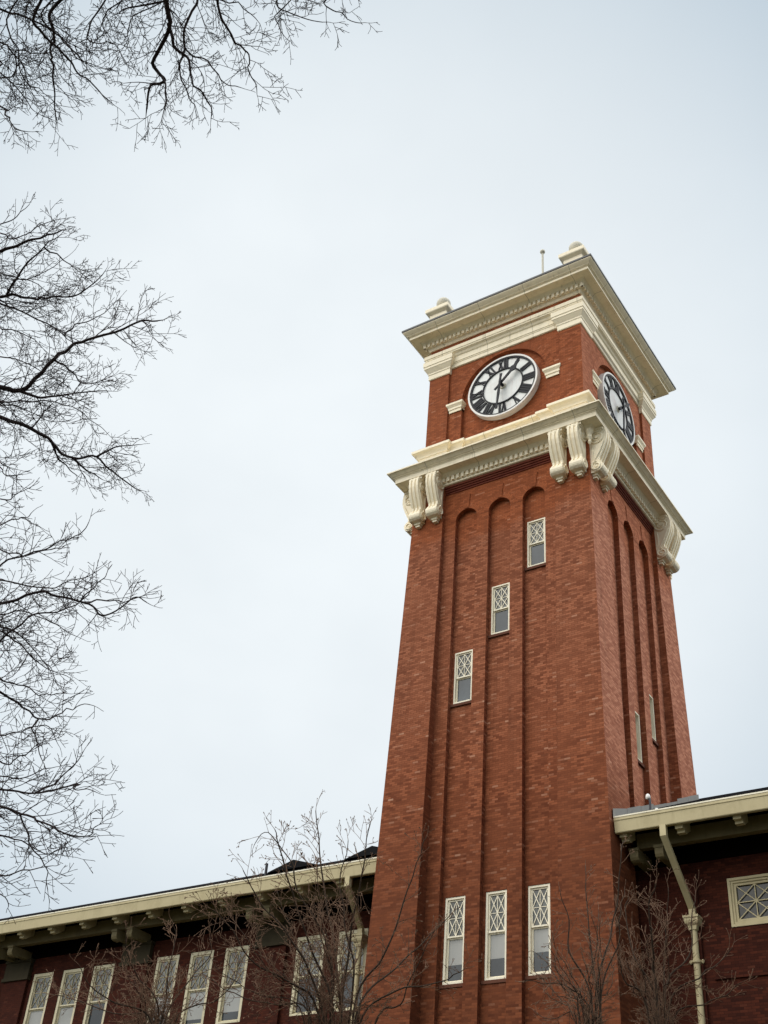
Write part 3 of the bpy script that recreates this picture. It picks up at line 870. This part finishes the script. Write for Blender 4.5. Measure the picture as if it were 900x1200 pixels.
# downspouts
def downspout(xt, xb, zt, zj, zlow):
    mb = MB()
    w = .085
    def seg(a, b, hw=.085, hd=.07):
        a = np.array(a); b = np.array(b)
        mb.hexa([(a[0] - hw, a[1] - hd, a[2]), (a[0] + hw, a[1] - hd, a[2]), (a[0] + hw, a[1] + hd, a[2]), (a[0] - hw, a[1] + hd, a[2])],
                [(b[0] - hw, b[1] - hd, b[2]), (b[0] + hw, b[1] - hd, b[2]), (b[0] + hw, b[1] + hd, b[2]), (b[0] - hw, b[1] + hd, b[2])])
    seg((xt, -3.50, zt - .28), (xt, -3.50, zt + .03))
    seg((xb, YW - .14, zj), (xt, -3.50, zt - .28))
    seg((xb, YW - .14, zj - .25), (xb, YW - .14, zj))
    ds = mb.build('downspout', M_OLIVE, hall)
    mb = MB(); mb.lathe([(.085, zlow), (.085, zj - .52)], xb, YW - .15, 12); mb.build('pipe', M_OLIVE, ds, smooth=False)
    mb = MB()
    r = (xb, xb, YW - .15, YW - .15)
    mb.ring([(.06, zj - .56), (.10, zj - .56), (.12, zj - .46), (.17, zj - .40), (.19, zj - .34), (.19, zj - .27), (.21, zj - .26), (.21, zj - .20), (.06, zj - .20)], r)
    mb.build('rain_head', M_OLIVE, ds)
    for zc in (zj - 1.36, zj - 3.2):
        mb = MB(); mb.lathe([(.09, zc - .05), (.12, zc - .03), (.12, zc + .03), (.09, zc + .05)], xb, YW - .15, 12)
        for s in (-1, 1): mb.lathe([(.02, zc - .05), (.045, zc), (.02, zc + .05)], xb + s * .16, YW - .13, 8)
        mb.box(xb - .2, xb + .2, YW - .13, YW - .11, zc - .02, zc + .02)
        mb.build('pipe_collar', M_OLIVE, ds)
downspout(5.21, 5.30, -2.62, -4.40, GROUND + .2)
downspout(-5.02, -5.42, -2.62, -3.7, GROUND + .2)

# lamp on the right gutter
lamp = thing('roof_lamp', 'small white dome lamp on a dark arm above the right gutter beside the tower', 'lamp')
mb = MB(); mb.tube([(4.84, -3.40, -2.13), (4.84, -3.38, -1.75), (4.80, -3.36, -1.68)], .035, 8); mb.box(4.77, 4.91, -3.46, -3.32, -2.16, -2.10); mb.build('arm', M_MET, lamp)
mb = MB(); mb.lathe([(.03, -1.72), (.062, -1.70), (.070, -1.65), (.055, -1.59), (.02, -1.56)], 4.78, -3.36, 14); mb.build('lamp_shade', M_WHITE, lamp, smooth=True)
mb = MB(); mb.lathe([(.03, -2.13), (.05, -2.10), (.05, -2.06), (.02, -2.03)], 5.02, -3.40, 10); mb.build('sensor', M_WHITE, lamp)

# ------------------------------------------------------------------ bare trees
rng = np.random.default_rng(11)
def unit(v): return v / (math.sqrt(v[0] * v[0] + v[1] * v[1] + v[2] * v[2]) + 1e-9)
def perp(d):
    r = rng.normal(size=3); r -= d * (r @ d); return unit(r)
def smooth_path(pts, sub=4):
    P = [np.array(p, float) for p in pts]
    P = [2 * P[0] - P[1]] + P + [2 * P[-1] - P[-2]]
    out = []
    for i in range(1, len(P) - 2):
        for j in range(sub):
            t = j / sub
            out.append(.5 * ((2 * P[i]) + (P[i + 1] - P[i - 1]) * t + (2 * P[i - 1] - 5 * P[i] + 4 * P[i + 1] - P[i + 2]) * t * t + (3 * P[i] - P[i - 1] - 3 * P[i + 1] + P[i + 2]) * t ** 3))
    out.append(P[-2]); return out
class Twigs:
    """many thin three or five sided tubes gathered into one mesh"""
    def __init__(s): s.V = []; s.F = []; s.n = 0
    def tube(s, path, rad, k):
        P = np.array(path); R = np.array(rad)[:, None, None]; n = len(P)
        x, y, z = unit(P[-1] - P[0])
        a = unit(np.array((y * .79 - z * .52, z * .31 - x * .79, x * .52 - y * .31)))
        b = np.array((y * a[2] - z * a[1], z * a[0] - x * a[2], x * a[1] - y * a[0]))
        an = np.arange(k) * 2 * PI / k
        o = np.cos(an)[:, None] * a + np.sin(an)[:, None] * b
        s.V.append((P[:, None, :] + R * o[None]).reshape(-1, 3))
        i = np.arange(n - 1)[:, None] * k; j = np.arange(k)[None]; l = (j + 1) % k
        s.F.append((np.stack([i + j, i + l, i + k + l, i + k + j], -1).reshape(-1, 4) + s.n))
        s.n += n * k
    def build(s, name, mat, parent):
        V = np.concatenate(s.V).astype(np.float32); F = np.concatenate(s.F).astype(np.int32)
        me = bpy.data.meshes.new(name)
        me.vertices.add(len(V)); me.vertices.foreach_set('co', V.ravel())
        me.loops.add(F.size); me.loops.foreach_set('vertex_index', F.ravel())
        me.polygons.add(len(F)); me.polygons.foreach_set('loop_start', np.arange(0, F.size, 4, dtype=np.int32))
        me.update(calc_edges=True)
        me.materials.append(mat)
        o = bpy.data.objects.new(name, me); COL.objects.link(o); o.parent = parent
        return o
class Tree:
    def __init__(s, seg=.12, wig=.16, up=.02, rmin=.003, angle=(.6, 1.2), gaps=(.28, .20, .14), lens=(1.7, .75, .3), out=None):
        s.big = MB(); s.twig = Twigs(); s.nod = False; s.paths = []
        s.seg, s.wig, s.up, s.rmin, s.angle, s.gaps, s.lens = seg, wig, up, rmin, angle, gaps, lens
        s.bias = np.array(out if out is not None else (0, 0, 0), float)
        s.cst = np.array([0, 0, s.up]) + s.bias * .02
    def limb(s, pts, r0, r1, start=.0, level=0, lenscale=1.0, jitter=.02):
        pts = [np.array(p) + (rng.normal(size=3) * jitter * 1.5 if 0 < i < len(pts) - 1 else 0) for i, p in enumerate(pts)]
        path = smooth_path(pts, 3)
        path = [p + rng.normal(size=3) * jitter * .45 * (0 if i in (0, len(path) - 1) else 1) for i, p in enumerate(path)]
        path = smooth_path(path, 2)
        n = len(path); rad = [r0 + (r1 - r0) * (i / (n - 1)) ** .8 for i in range(n)]
        s.paths.append(np.array(path))
        s.big.tube(path, rad, 6 if r0 > .02 else 5)
        s.spawn(path, rad, level, start, lenscale)
    def spawn(s, path, rad, level, start=0.0, lenscale=1.0):
        if level >= len(s.lens): return
        d = [0.0]
        for a, b in zip(path, path[1:]): d.append(d[-1] + np.linalg.norm(b - a))
        L = d[-1]; x = L * start + s.gaps[level] * rng.uniform(.3, 1.2)
        while x < L * .985:
            i = min(max(np.searchsorted(d, x) - 1, 0), len(path) - 2)
            t = (x - d[i]) / max(d[i + 1] - d[i], 1e-6)
            p = path[i] * (1 - t) + path[i + 1] * t
            dr = unit(path[i + 1] - path[i])
            a = rng.uniform(*s.angle)
            nd = unit(dr * math.cos(a) + perp(dr) * math.sin(a) + s.bias * .2)
            ln = s.lens[level] * lenscale * rng.uniform(.45, 1.15) * (1 - .5 * x / L)
            s.grow(p, nd, ln, min(rad[i] * .62, s.rmin * (1.0 + 1.5 * ln / .5)), level + 1, lenscale)
            x += s.gaps[level] * rng.uniform(.5, 1.5)
        # terminal continuation
        if level < len(s.lens):
            s.grow(path[-1], unit(path[-1] - path[-2]), s.lens[level] * .16 * lenscale, rad[-1], level + 1, lenscale)
    def grow(s, p, d, ln, r, level, lenscale=1.0):
        n = max(2, int(ln / s.seg) + 1); path = [np.array(p)]; h = ln / n
        cst = perp(d) * rng.uniform(0, s.wig * .6) + s.cst; N = rng.normal(size=(n, 3)) * (s.wig * .6)
        for i in range(n):
            d = unit(d + N[i] + cst)
            path.append(path[-1] + d * h)
        r = max(r, s.rmin); rad = [r + (s.rmin * .75 - r) * i / n for i in range(n + 1)]
        s.twig.tube(path, rad, 3 if r < .012 else 5)
        if s.nod and level >= len(s.lens) - 1 and rng.random() < .35:
            e = path[-1]; s.twig.tube([e, e + d * .012, e + d * .03], [.004, .0085, .002], 4)
        s.spawn(path, rad, level, .12, lenscale)
    def trunk(s, base, top, r0, r1):
        pts = [np.array(base, float) * (1 - t) + np.array(top, float) * t + (rng.normal(size=3) * .06 if 0 < t < 1 else 0) for t in np.linspace(0, 1, 6)]
        pts[0] = np.array(base)
        mb = MB(); P = smooth_path(pts, 4); n = len(P)
        mb.tube(P, [r0 * (1.5 if i == 0 else 1) + (r1 - r0) * i / (n - 1) for i in range(n)], 14)
        s.tr = mb
    def finish(s, name, label, bark, twig, group=None):
        t = thing(name, label, 'tree', group=group)
        s.tr.build('trunk', bark, t, smooth=True)
        s.big.build('limbs', bark, t, smooth=True)
        s.twig.build('crown', twig, t)
        return t

def limbs_from(tree, paths, dist, base_xy, scale_r, zdrop=1.2, spread=1.5):
    for (pts, wpx, start, ls, joined) in paths:
        dd = dist + rng.uniform(-spread, spread)
        n = len(pts)
        slope = rng.uniform(-.8, .8)
        if not joined and tree.paths:
            ax = at(pts[0][0], pts[0][1], 1.0) - CAM
            best = None
            for P in tree.paths:
                q = P - CAM; dist_ = np.linalg.norm(q, axis=1); cs = (q @ ax) / dist_
                i_ = int(np.argmax(cs))
                if best is None or cs[i_] > best[0]: best = (cs[i_], P[i_], dist_[i_])
            dd = best[2]
        w = [at(x, y, dd + slope * i / n) for i, (x, y) in enumerate(pts)]
        if not joined and tree.paths: w[0] = best[1]
        r0 = wpx / 2 * dd / FPX
        if joined:
            z = max(w[0][2] - zdrop, GROUND + 4)
            b = np.array([base_xy[0], base_xy[1], z])
            mid = b * .45 + w[0] * .55; mid[2] += .35
            w = [b, mid] + w
            L = [np.linalg.norm(b_ - a_) for a_, b_ in zip(w, w[1:])]
            tree.limb(w, r0 * 1.05, max(.004, r0 * .22), start=sum(L[:2]) / sum(L) * .7, lenscale=ls)
        else:
            tree.limb(w, r0, max(.004, r0 * .3), start=start, lenscale=ls)

# tree standing to the left: its limbs reach into the picture from the left side
tl = Tree(seg=.12, wig=.22, up=.02, rmin=.0040, gaps=(.14, .11, .085, .075), lens=(1.15, .66, .34, .16), out=(.35, .15, 0))
TLB = (-6.0, -24.5)
tl.trunk((*TLB, GROUND), (*TLB, -2.5), .34, .14)
ML = [
 ([(-60, 304), (0, 297), (25, 289), (50, 277), (72, 270)], 7, 0, .6, 1),
 ([(-60, 362), (0, 347), (22, 347), (42, 353), (65, 352), (95, 340), (120, 322)], 5, 0, .8, 1),
 ([(-40, 335), (0, 352), (20, 364), (50, 376), (75, 393), (92, 408)], 4, 0, .8, 1),
 ([(-80, 448), (0, 455), (20, 457), (40, 440), (62, 422), (82, 409), (105, 398), (135, 388), (165, 380), (185, 376)], 8, 0, .85, 1),
 ([(20, 457), (40, 465), (60, 462), (90, 463), (125, 458)], 4, .1, .7, 0),
 ([(-60, 482), (0, 473), (30, 470), (60, 470), (85, 477), (105, 492), (125, 507)], 3, 0, .7, 1),
 ([(-80, 478), (0, 491), (25, 500), (55, 515), (75, 527), (90, 534), (110, 536), (130, 550), (158, 572)], 7, 0, .85, 1),
 ([(84, 532), (105, 550), (120, 562)], 3, .1, .5, 0),
 ([(112, 536), (135, 525), (162, 521)], 3, .1, .5, 0),
 ([(60, 518), (68, 538), (90, 557)], 3, .1, .5, 0),
 ([(-40, 280), (0, 262), (18, 250), (34, 240)], 3.0, 0, .42, 1),
 ([(8, 347), (28, 315), (50, 290), (70, 276)], 3, .1, .6, 0),
 ([(-40, 383), (0, 387), (30, 395), (50, 408)], 3, 0, .7, 1),
 ([(62, 421), (85, 430), (100, 445), (130, 441)], 2.6, .2, .5, 0),
 ([(50, 290), (75, 305), (95, 320)], 2.2, .2, .5, 0),
 ([(40, 500), (50, 480), (65, 470)], 2.2, .2, .4, 0),
 ([(75, 393), (85, 380), (108, 372), (140, 350)], 2.2, .2, .5, 0),
 ([(-40, 262), (0, 268), (20, 276), (45, 268), (76, 256)], 2.6, 0, .42, 1),
 ([(-40, 560), (0, 545), (10, 552), (25, 556)], 2.4, 0, .4, 1),
 ([(-60, 330), (0, 318), (30, 322), (58, 312), (80, 300)], 2.6, 0, .7, 1),
 ([(-60, 420), (0, 418), (30, 425), (55, 440), (75, 450)], 2.6, 0, .7, 1),
 ([(-60, 500), (0, 470), (35, 485), (60, 495), (85, 492)], 2.4, 0, .7, 1),
]
limbs_from(tl, ML, 18.0, TLB, 1)
tl.finish('bare_tree', 'bare tree reaching in midway up the left edge, thick with fine twigs on dark limbs', M_BARK, M_BARK)

# nearer, sparser tree below it on the left
t2 = Tree(seg=.09, wig=.2, up=.03, rmin=.0032, gaps=(.10, .095, .085, .08), lens=(.8, .48, .25, .12), out=(.3, .1, 0))
T2B = (4.2, -27.0)
t2.trunk((*T2B, GROUND), (*T2B, -8.0), .24, .10)
NL = [
 ([(-60, 722), (0, 703), (40, 700), (75, 700), (100, 712), (130, 722), (155, 713), (172, 706)], 5, 0, .7, 1),
 ([(-50, 770), (0, 751), (40, 727), (70, 715), (95, 705), (108, 680)], 4, 0, .7, 1),
 ([(-50, 692), (0, 665), (40, 652), (65, 637), (90, 625), (104, 612)], 3.4, 0, .6, 1),
 ([(-50, 640), (0, 612), (20, 608), (36, 602)], 2.6, 0, .6, 1),
 ([(-40, 735), (0, 742), (25, 755), (50, 775), (78, 792)], 3.6, 0, .8, 1),
 ([(-40, 715), (0, 730), (20, 745), (45, 765), (62, 787)], 3, 0, .8, 1),
 ([(-60, 792), (0, 817), (25, 830), (45, 843), (62, 838), (85, 835), (106, 826)], 4, 0, .7, 1),
 ([(46, 843), (44, 868), (50, 892)], 2.4, .1, .6, 0),
 ([(-60, 930), (0, 931), (40, 930), (85, 922), (97, 925), (112, 928)], 4, 0, .75, 1),
 ([(40, 930), (70, 910), (98, 880)], 2.8, .1, .5, 0),
 ([(-60, 938), (0, 944), (30, 953), (55, 967), (80, 980), (95, 973), (115, 967)], 4.4, 0, .75, 1),
 ([(-60, 1000), (0, 1018), (30, 1022), (58, 1015)], 3.4, 0, .6, 1),
 ([(26, 951), (33, 990), (45, 1020), (56, 1043)], 2.2, .1, .5, 0),
 ([(-60, 678), (0, 685), (50, 690), (90, 680), (116, 668)], 3, 0, .6, 1),
 ([(-40, 1040), (0, 1050), (10, 1062)], 2.4, 0, .5, 1),
 ([(-40, 870), (0, 890), (25, 880), (50, 870)], 3, 0, .7, 1),
 ([(-40, 900), (0, 905), (30, 915), (60, 900)], 2.6, 0, .6, 1),
 ([(-40, 640), (0, 643), (30, 647), (60, 643), (75, 640)], 2.4, 0, .5, 1),
 ([(100, 712), (125, 705), (150, 700), (172, 697)], 2.2, .2, .4, 0),
 ([(95, 705), (110, 690), (125, 672)], 2, .2, .4, 0),
 ([(-50, 850), (0, 858), (25, 868), (48, 862), (66, 868)], 2.6, 0, .7, 1),
 ([(-50, 960), (0, 975), (30, 985), (55, 1000), (70, 995)], 2.6, 0, .7, 1),
 ([(-50, 770), (0, 785), (30, 800), (55, 815), (75, 812)], 2.8, 0, .7, 1),
 ([(-50, 720), (0, 722), (35, 715), (65, 735), (88, 745)], 2.6, 0, .7, 1),
 ([(-50, 580), (0, 590), (15, 585), (28, 575)], 2.2, 0, .6, 1),
 ([(-50, 530), (0, 548), (12, 556), (24, 562)], 2.2, 0, .6, 1),
]
limbs_from(t2, NL, 12.0, T2B, 1, zdrop=.8, spread=1.2)
tr2 = t2.finish('bare_tree', 'thin-limbed bare tree reaching in from the left edge just above the hall roof', M_BARK, M_BARK)
# tree overhead: branches hang into the top of the picture
tu = Tree(seg=.08, wig=.22, up=0.0, rmin=.0030, gaps=(.12, .09, .075, .065), lens=(.82, .48, .25, .12), out=(-.05, .1, -.1))
TUB = (7.0, -35.5)
tu.trunk((*TUB, GROUND), (*TUB, -6.0), .36, .2)
UL = [
 ([(182, -140), (190, -40), (194, 12), (196, 40), (190, 70), (187, 88), (178, 110), (172, 128)], 9, .35, .8, 1),
 ([(187, 88), (191, 112), (189, 142)], 2.6, .1, .7, 0),
 ([(195, 32), (203, 50), (213, 68), (222, 92), (236, 112), (248, 134)], 4.2, .15, .7, 0),
 ([(203, -40), (212, 28), (218, 60), (240, 75), (262, 92), (280, 102)], 4, .35, .7, 1),
 ([(216, 55), (215, 82), (219, 112), (230, 128)], 2.6, .2, .6, 0),
 ([(220, -40), (250, 10), (268, 35), (283, 60), (293, 85), (301, 105)], 4.6, .3, .8, 1),
 ([(300, -60), (330, 2), (350, 15), (378, 26)], 3, .3, .8, 1),
 ([(355, -50), (385, 3), (405, 18), (423, 27)], 2.8, .3, .7, 1),
 ([(310, -40), (322, 20), (333, 42)], 2.4, .3, .7, 1),
 ([(205, -40), (240, -5), (275, 5), (300, 22)], 3, .2, .8, 1),
 ([(178, -20), (150, 6), (135, 17)], 4.5, .5, .5, 1),
 ([(185, -30), (160, 20), (150, 45)], 2.6, .2, .9, 1),
 ([(80, -60), (63, 10), (64, 40), (62, 60), (60, 85), (62, 110), (66, 145)], 5.5, .2, .8, 1),
 ([(15, -40), (40, 25), (60, 55), (80, 78), (100, 96), (118, 113), (131, 121)], 4.6, .2, .7, 1),
 ([(100, -50), (107, 20), (105, 42), (125, 52), (140, 58)], 3, .2, .7, 1),
 ([(-30, 30), (10, 52), (25, 80), (36, 104)], 3.4, .2, .8, 1),
 ([(-30, 60), (10, 85), (30, 110), (40, 130)], 3, .2, .7, 1),
 ([(-30, 110), (5, 135), (18, 150), (30, 154)], 3, .2, .6, 1),
 ([(-30, 0), (20, 18), (50, 28), (75, 52), (90, 72), (115, 78)], 3.6, .2, .8, 1),
 ([(40, -40), (50, 20), (80, 45), (95, 70)], 3, .2, .8, 1),
 ([(120, -40), (128, 5), (120, 25), (130, 45)], 2.4, .2, .8, 1),
 ([(-20, 90), (20, 60), (50, 58), (75, 50)], 2.4, .2, .8, 1),
 ([(0, -40), (8, 20), (20, 60), (30, 95), (50, 108)], 2.8, .2, .8, 1),
]
limbs_from(tu, UL, 12.5, TUB, 1, zdrop=2.0, spread=1.0)
tu.finish('bare_tree', 'bare tree overhead whose dark branches hang into the top left corner', M_BARK, M_BARK)

# small ornamental trees in front of the hall, growing up from below the picture
def ornamental(px, dist, ytop, limbs, label, fork_z, seed, tw=M_TWIG2, dense=1.0, lens=(.85, .45, .22, .1), group=None, extra=8):
    global rng
    rng = np.random.default_rng(seed)
    t = Tree(seg=.10, wig=.2, up=.03, rmin=.0040, angle=(.45, 1.05), gaps=tuple(q / dense for q in (.15, .12, .105, .11)), lens=lens)
    t.nod = True
    b = at(px, 1200, dist); base = np.array([b[0], b[1], GROUND]); fork = np.array([b[0], b[1], fork_z])
    t.trunk(base, fork + np.array([.05, 0, .1]), .13, .075)
    for (pts, w, ls) in limbs:
        dd = dist + rng.uniform(-1.3, 1.3)
        W = [at(x, y, dist + (dd - dist) * (i + 1) / len(pts)) for i, (x, y) in enumerate(pts)]
        st = fork + np.array([0, 0, -rng.uniform(0, .8)])
        mid = st * .5 + W[0] * .5; mid[2] -= .1
        r0 = w * .38 * dist / FPX
        t.limb([st, mid] + W, r0 * 1.3, max(.005, r0 * .3), start=.12, lenscale=ls, jitter=.025)
    xs = [p[0] for l in limbs for p in l[0]]
    for i in range(extra):
        x1 = rng.uniform(min(xs) + 12, max(xs) - 12); y1 = ytop + 25 + abs(x1 - px) * .45 + rng.uniform(10, 110)
        k = rng.uniform(-1.4, 1.4)
        W = [at(px + (x1 - px) * q, 1195 + (y1 - 1195) * f, dist + k * f) for q, f in ((.35, .2), (.62, .48), (.85, .76), (1.0, 1.0))]
        st = fork + np.array([0, 0, -rng.uniform(0, .9)])
        mid = st * .5 + W[0] * .5
        t.limb([st, mid] + W, .013, .004, start=.12, lenscale=.75, jitter=.03)
    return t.finish('ornamental_tree', label, M_BARK2, tw, group)
ornamental(405, 19.0, 950, [
    ([(395, 1150), (382, 1060), (375, 1000), (370, 950)], 4.5, .85), ([(400, 1160), (415, 1090), (428, 1020), (434, 965)], 4, .85),
    ([(385, 1170), (362, 1110), (345, 1050), (328, 990), (322, 972)], 4, .8), ([(380, 1180), (350, 1120), (330, 1085), (300, 1050), (285, 1020)], 4, .9),
    ([(420, 1170), (450, 1110), (470, 1060), (490, 1010), (500, 980)], 3.6, .55), ([(425, 1180), (465, 1130), (500, 1095), (530, 1070)], 4, .6),
    ([(430, 1190), (480, 1160), (520, 1150), (545, 1135)], 3.4, .6), ([(410, 1150), (405, 1080), (400, 1030), (408, 985)], 3.6, .85),
    ([(370, 1180), (330, 1150), (290, 1120), (262, 1085), (240, 1060)], 3.6, .9), ([(390, 1120), (352, 1040), (340, 1010), (310, 975), (298, 990)], 3, .7),
    ([(360, 1190), (310, 1175), (270, 1160), (235, 1140)], 3, .8), ([(440, 1190), (470, 1175), (490, 1140), (510, 1090)], 3, .6)],
    'bare budding tree in front of the left wing, its top above the eave', -12.9, 21, extra=8)
ornamental(190, 21.0, 1090, [
    ([(185, 1180), (165, 1145), (150, 1120), (148, 1095)], 3, .8), ([(195, 1175), (200, 1140), (205, 1105), (202, 1080)], 3, .7),
    ([(175, 1190), (140, 1170), (110, 1150), (92, 1130)], 3, .8), ([(200, 1185), (225, 1150), (240, 1120), (246, 1098)], 3, .8),
    ([(180, 1195), (130, 1190), (95, 1175), (60, 1165)], 2.6, .8), ([(210, 1195), (250, 1175), (275, 1150), (282, 1120)], 2.6, .8)],
    'smaller bare tree in the lower left corner before the grouped hall windows', -12.2, 33, extra=10, lens=(1.0, .5, .25, .11))
ornamental(700, 20.5, 1020, [
    ([(697, 1160), (692, 1110), (688, 1060), (686, 1015)], 3.6, .55), ([(702, 1150), (710, 1100), (720, 1050), (730, 1000), (733, 985)], 3.4, .5),
    ([(690, 1170), (672, 1120), (664, 1080), (656, 1042)], 3.6, .55), ([(685, 1180), (660, 1150), (640, 1130), (625, 1115)], 3, .5),
    ([(708, 1160), (722, 1110), (728, 1070), (732, 1040)], 3, .5), ([(695, 1190), (668, 1165), (640, 1150), (612, 1150)], 2.6, .5)],
    'slender bare tree in front of the tower below its lowest windows on the right', -12.4, 44, tw=M_TWIG2, dense=.85, lens=(.7, .42, .22, .1), extra=16)
ornamental(775, 22.0, 1030, [
    ([(770, 1160), (764, 1110), (762, 1060), (768, 1035)], 4, .9), ([(780, 1165), (800, 1120), (812, 1080), (815, 1045)], 3.6, .8),
    ([(765, 1170), (745, 1120), (738, 1075), (736, 1050)], 3.6, .9), ([(785, 1180), (815, 1150), (840, 1130), (858, 1110)], 3.2, .9),
    ([(760, 1180), (735, 1150), (722, 1120), (715, 1095)], 3, .9), ([(790, 1190), (825, 1180), (850, 1165), (872, 1150)], 3, .8),
    ([(775, 1150), (780, 1100), (785, 1070), (783, 1040)], 3.2, .9), ([(770, 1190), (750, 1170), (742, 1140), (745, 1110)], 2.6, .9)],
    'bushy brown bare tree before the right wing and its downspout', -13.1, 55, dense=.9, extra=7)

# ------------------------------------------------------------------ light
AZ = Vector((.88, .47)); EL = math.radians(44)
sun_d = bpy.data.lights.new('sun', 'SUN'); sun = bpy.data.objects.new('sun', sun_d); COL.objects.link(sun)
sun_d.energy = 1.9; sun_d.angle = math.radians(34); sun_d.color = (1.0, .955, .88)
AZ.normalize()
sdir = Vector((AZ.x * math.cos(EL), AZ.y * math.cos(EL), math.sin(EL)))
sun.rotation_euler = (-sdir).to_track_quat('-Z', 'Y').to_euler()
sun.location = (30, -40, 40)
world = bpy.data.worlds.new('World'); scene.world = world; world.use_nodes = True
nt = world.node_tree; nt.nodes.clear(); g = NG(nt)
out = g.n('ShaderNodeOutputWorld'); bg = g.n('ShaderNodeBackground')
sky = g.n('ShaderNodeTexSky', sky_type='NISHITA'); sky.sun_disc = False
sky.sun_elevation = EL; sky.sun_rotation = math.atan2(AZ.x, AZ.y)
gen = g.n('ShaderNodeTexCoord').outputs['Generated']
nz = g.noise(g.scale(gen, (1.0, 1.0, 1.6)), 1.6, 5, .55)
lobe = g.n('ShaderNodeVectorMath', operation='DOT_PRODUCT'); g.L(gen, lobe.inputs[0])
bd = at(420, 560, 1.0) - CAM; lobe.inputs[1].default_value = tuple(bd)
lo = g.ramp(lobe.outputs['Value'], .855, .985)
cloud = g.mix(lo, (5.3, 6.4, 7.3), (9.7, 10.25, 10.5))
cloud = g.mix(g.ramp(nz, .36, .68, 0.0, .30), cloud, (6.3, 7.0, 7.5))
l2 = g.n('ShaderNodeVectorMath', operation='DOT_PRODUCT'); g.L(gen, l2.inputs[0])
l2.inputs[1].default_value = tuple(Vector((-.32, -.58, .75)).normalized())
cloud = g.mix(g.ramp(l2.outputs['Value'], .66, 1.0), cloud, (44.0, 43.0, 40.5))   # bright patch added to the unseen sky behind the viewer to light the front
c = g.mix(.92, sky.outputs[0], cloud)
g.L(c, bg.inputs['Color']); bg.inputs['Strength'].default_value = .1
g.L(bg.outputs[0], out.inputs[0])

scene.view_settings.view_transform = 'Standard'
scene.view_settings.look = 'None'
scene.view_settings.exposure = 0
scene.view_settings.gamma = 1
scene.render.engine = 'CYCLES'
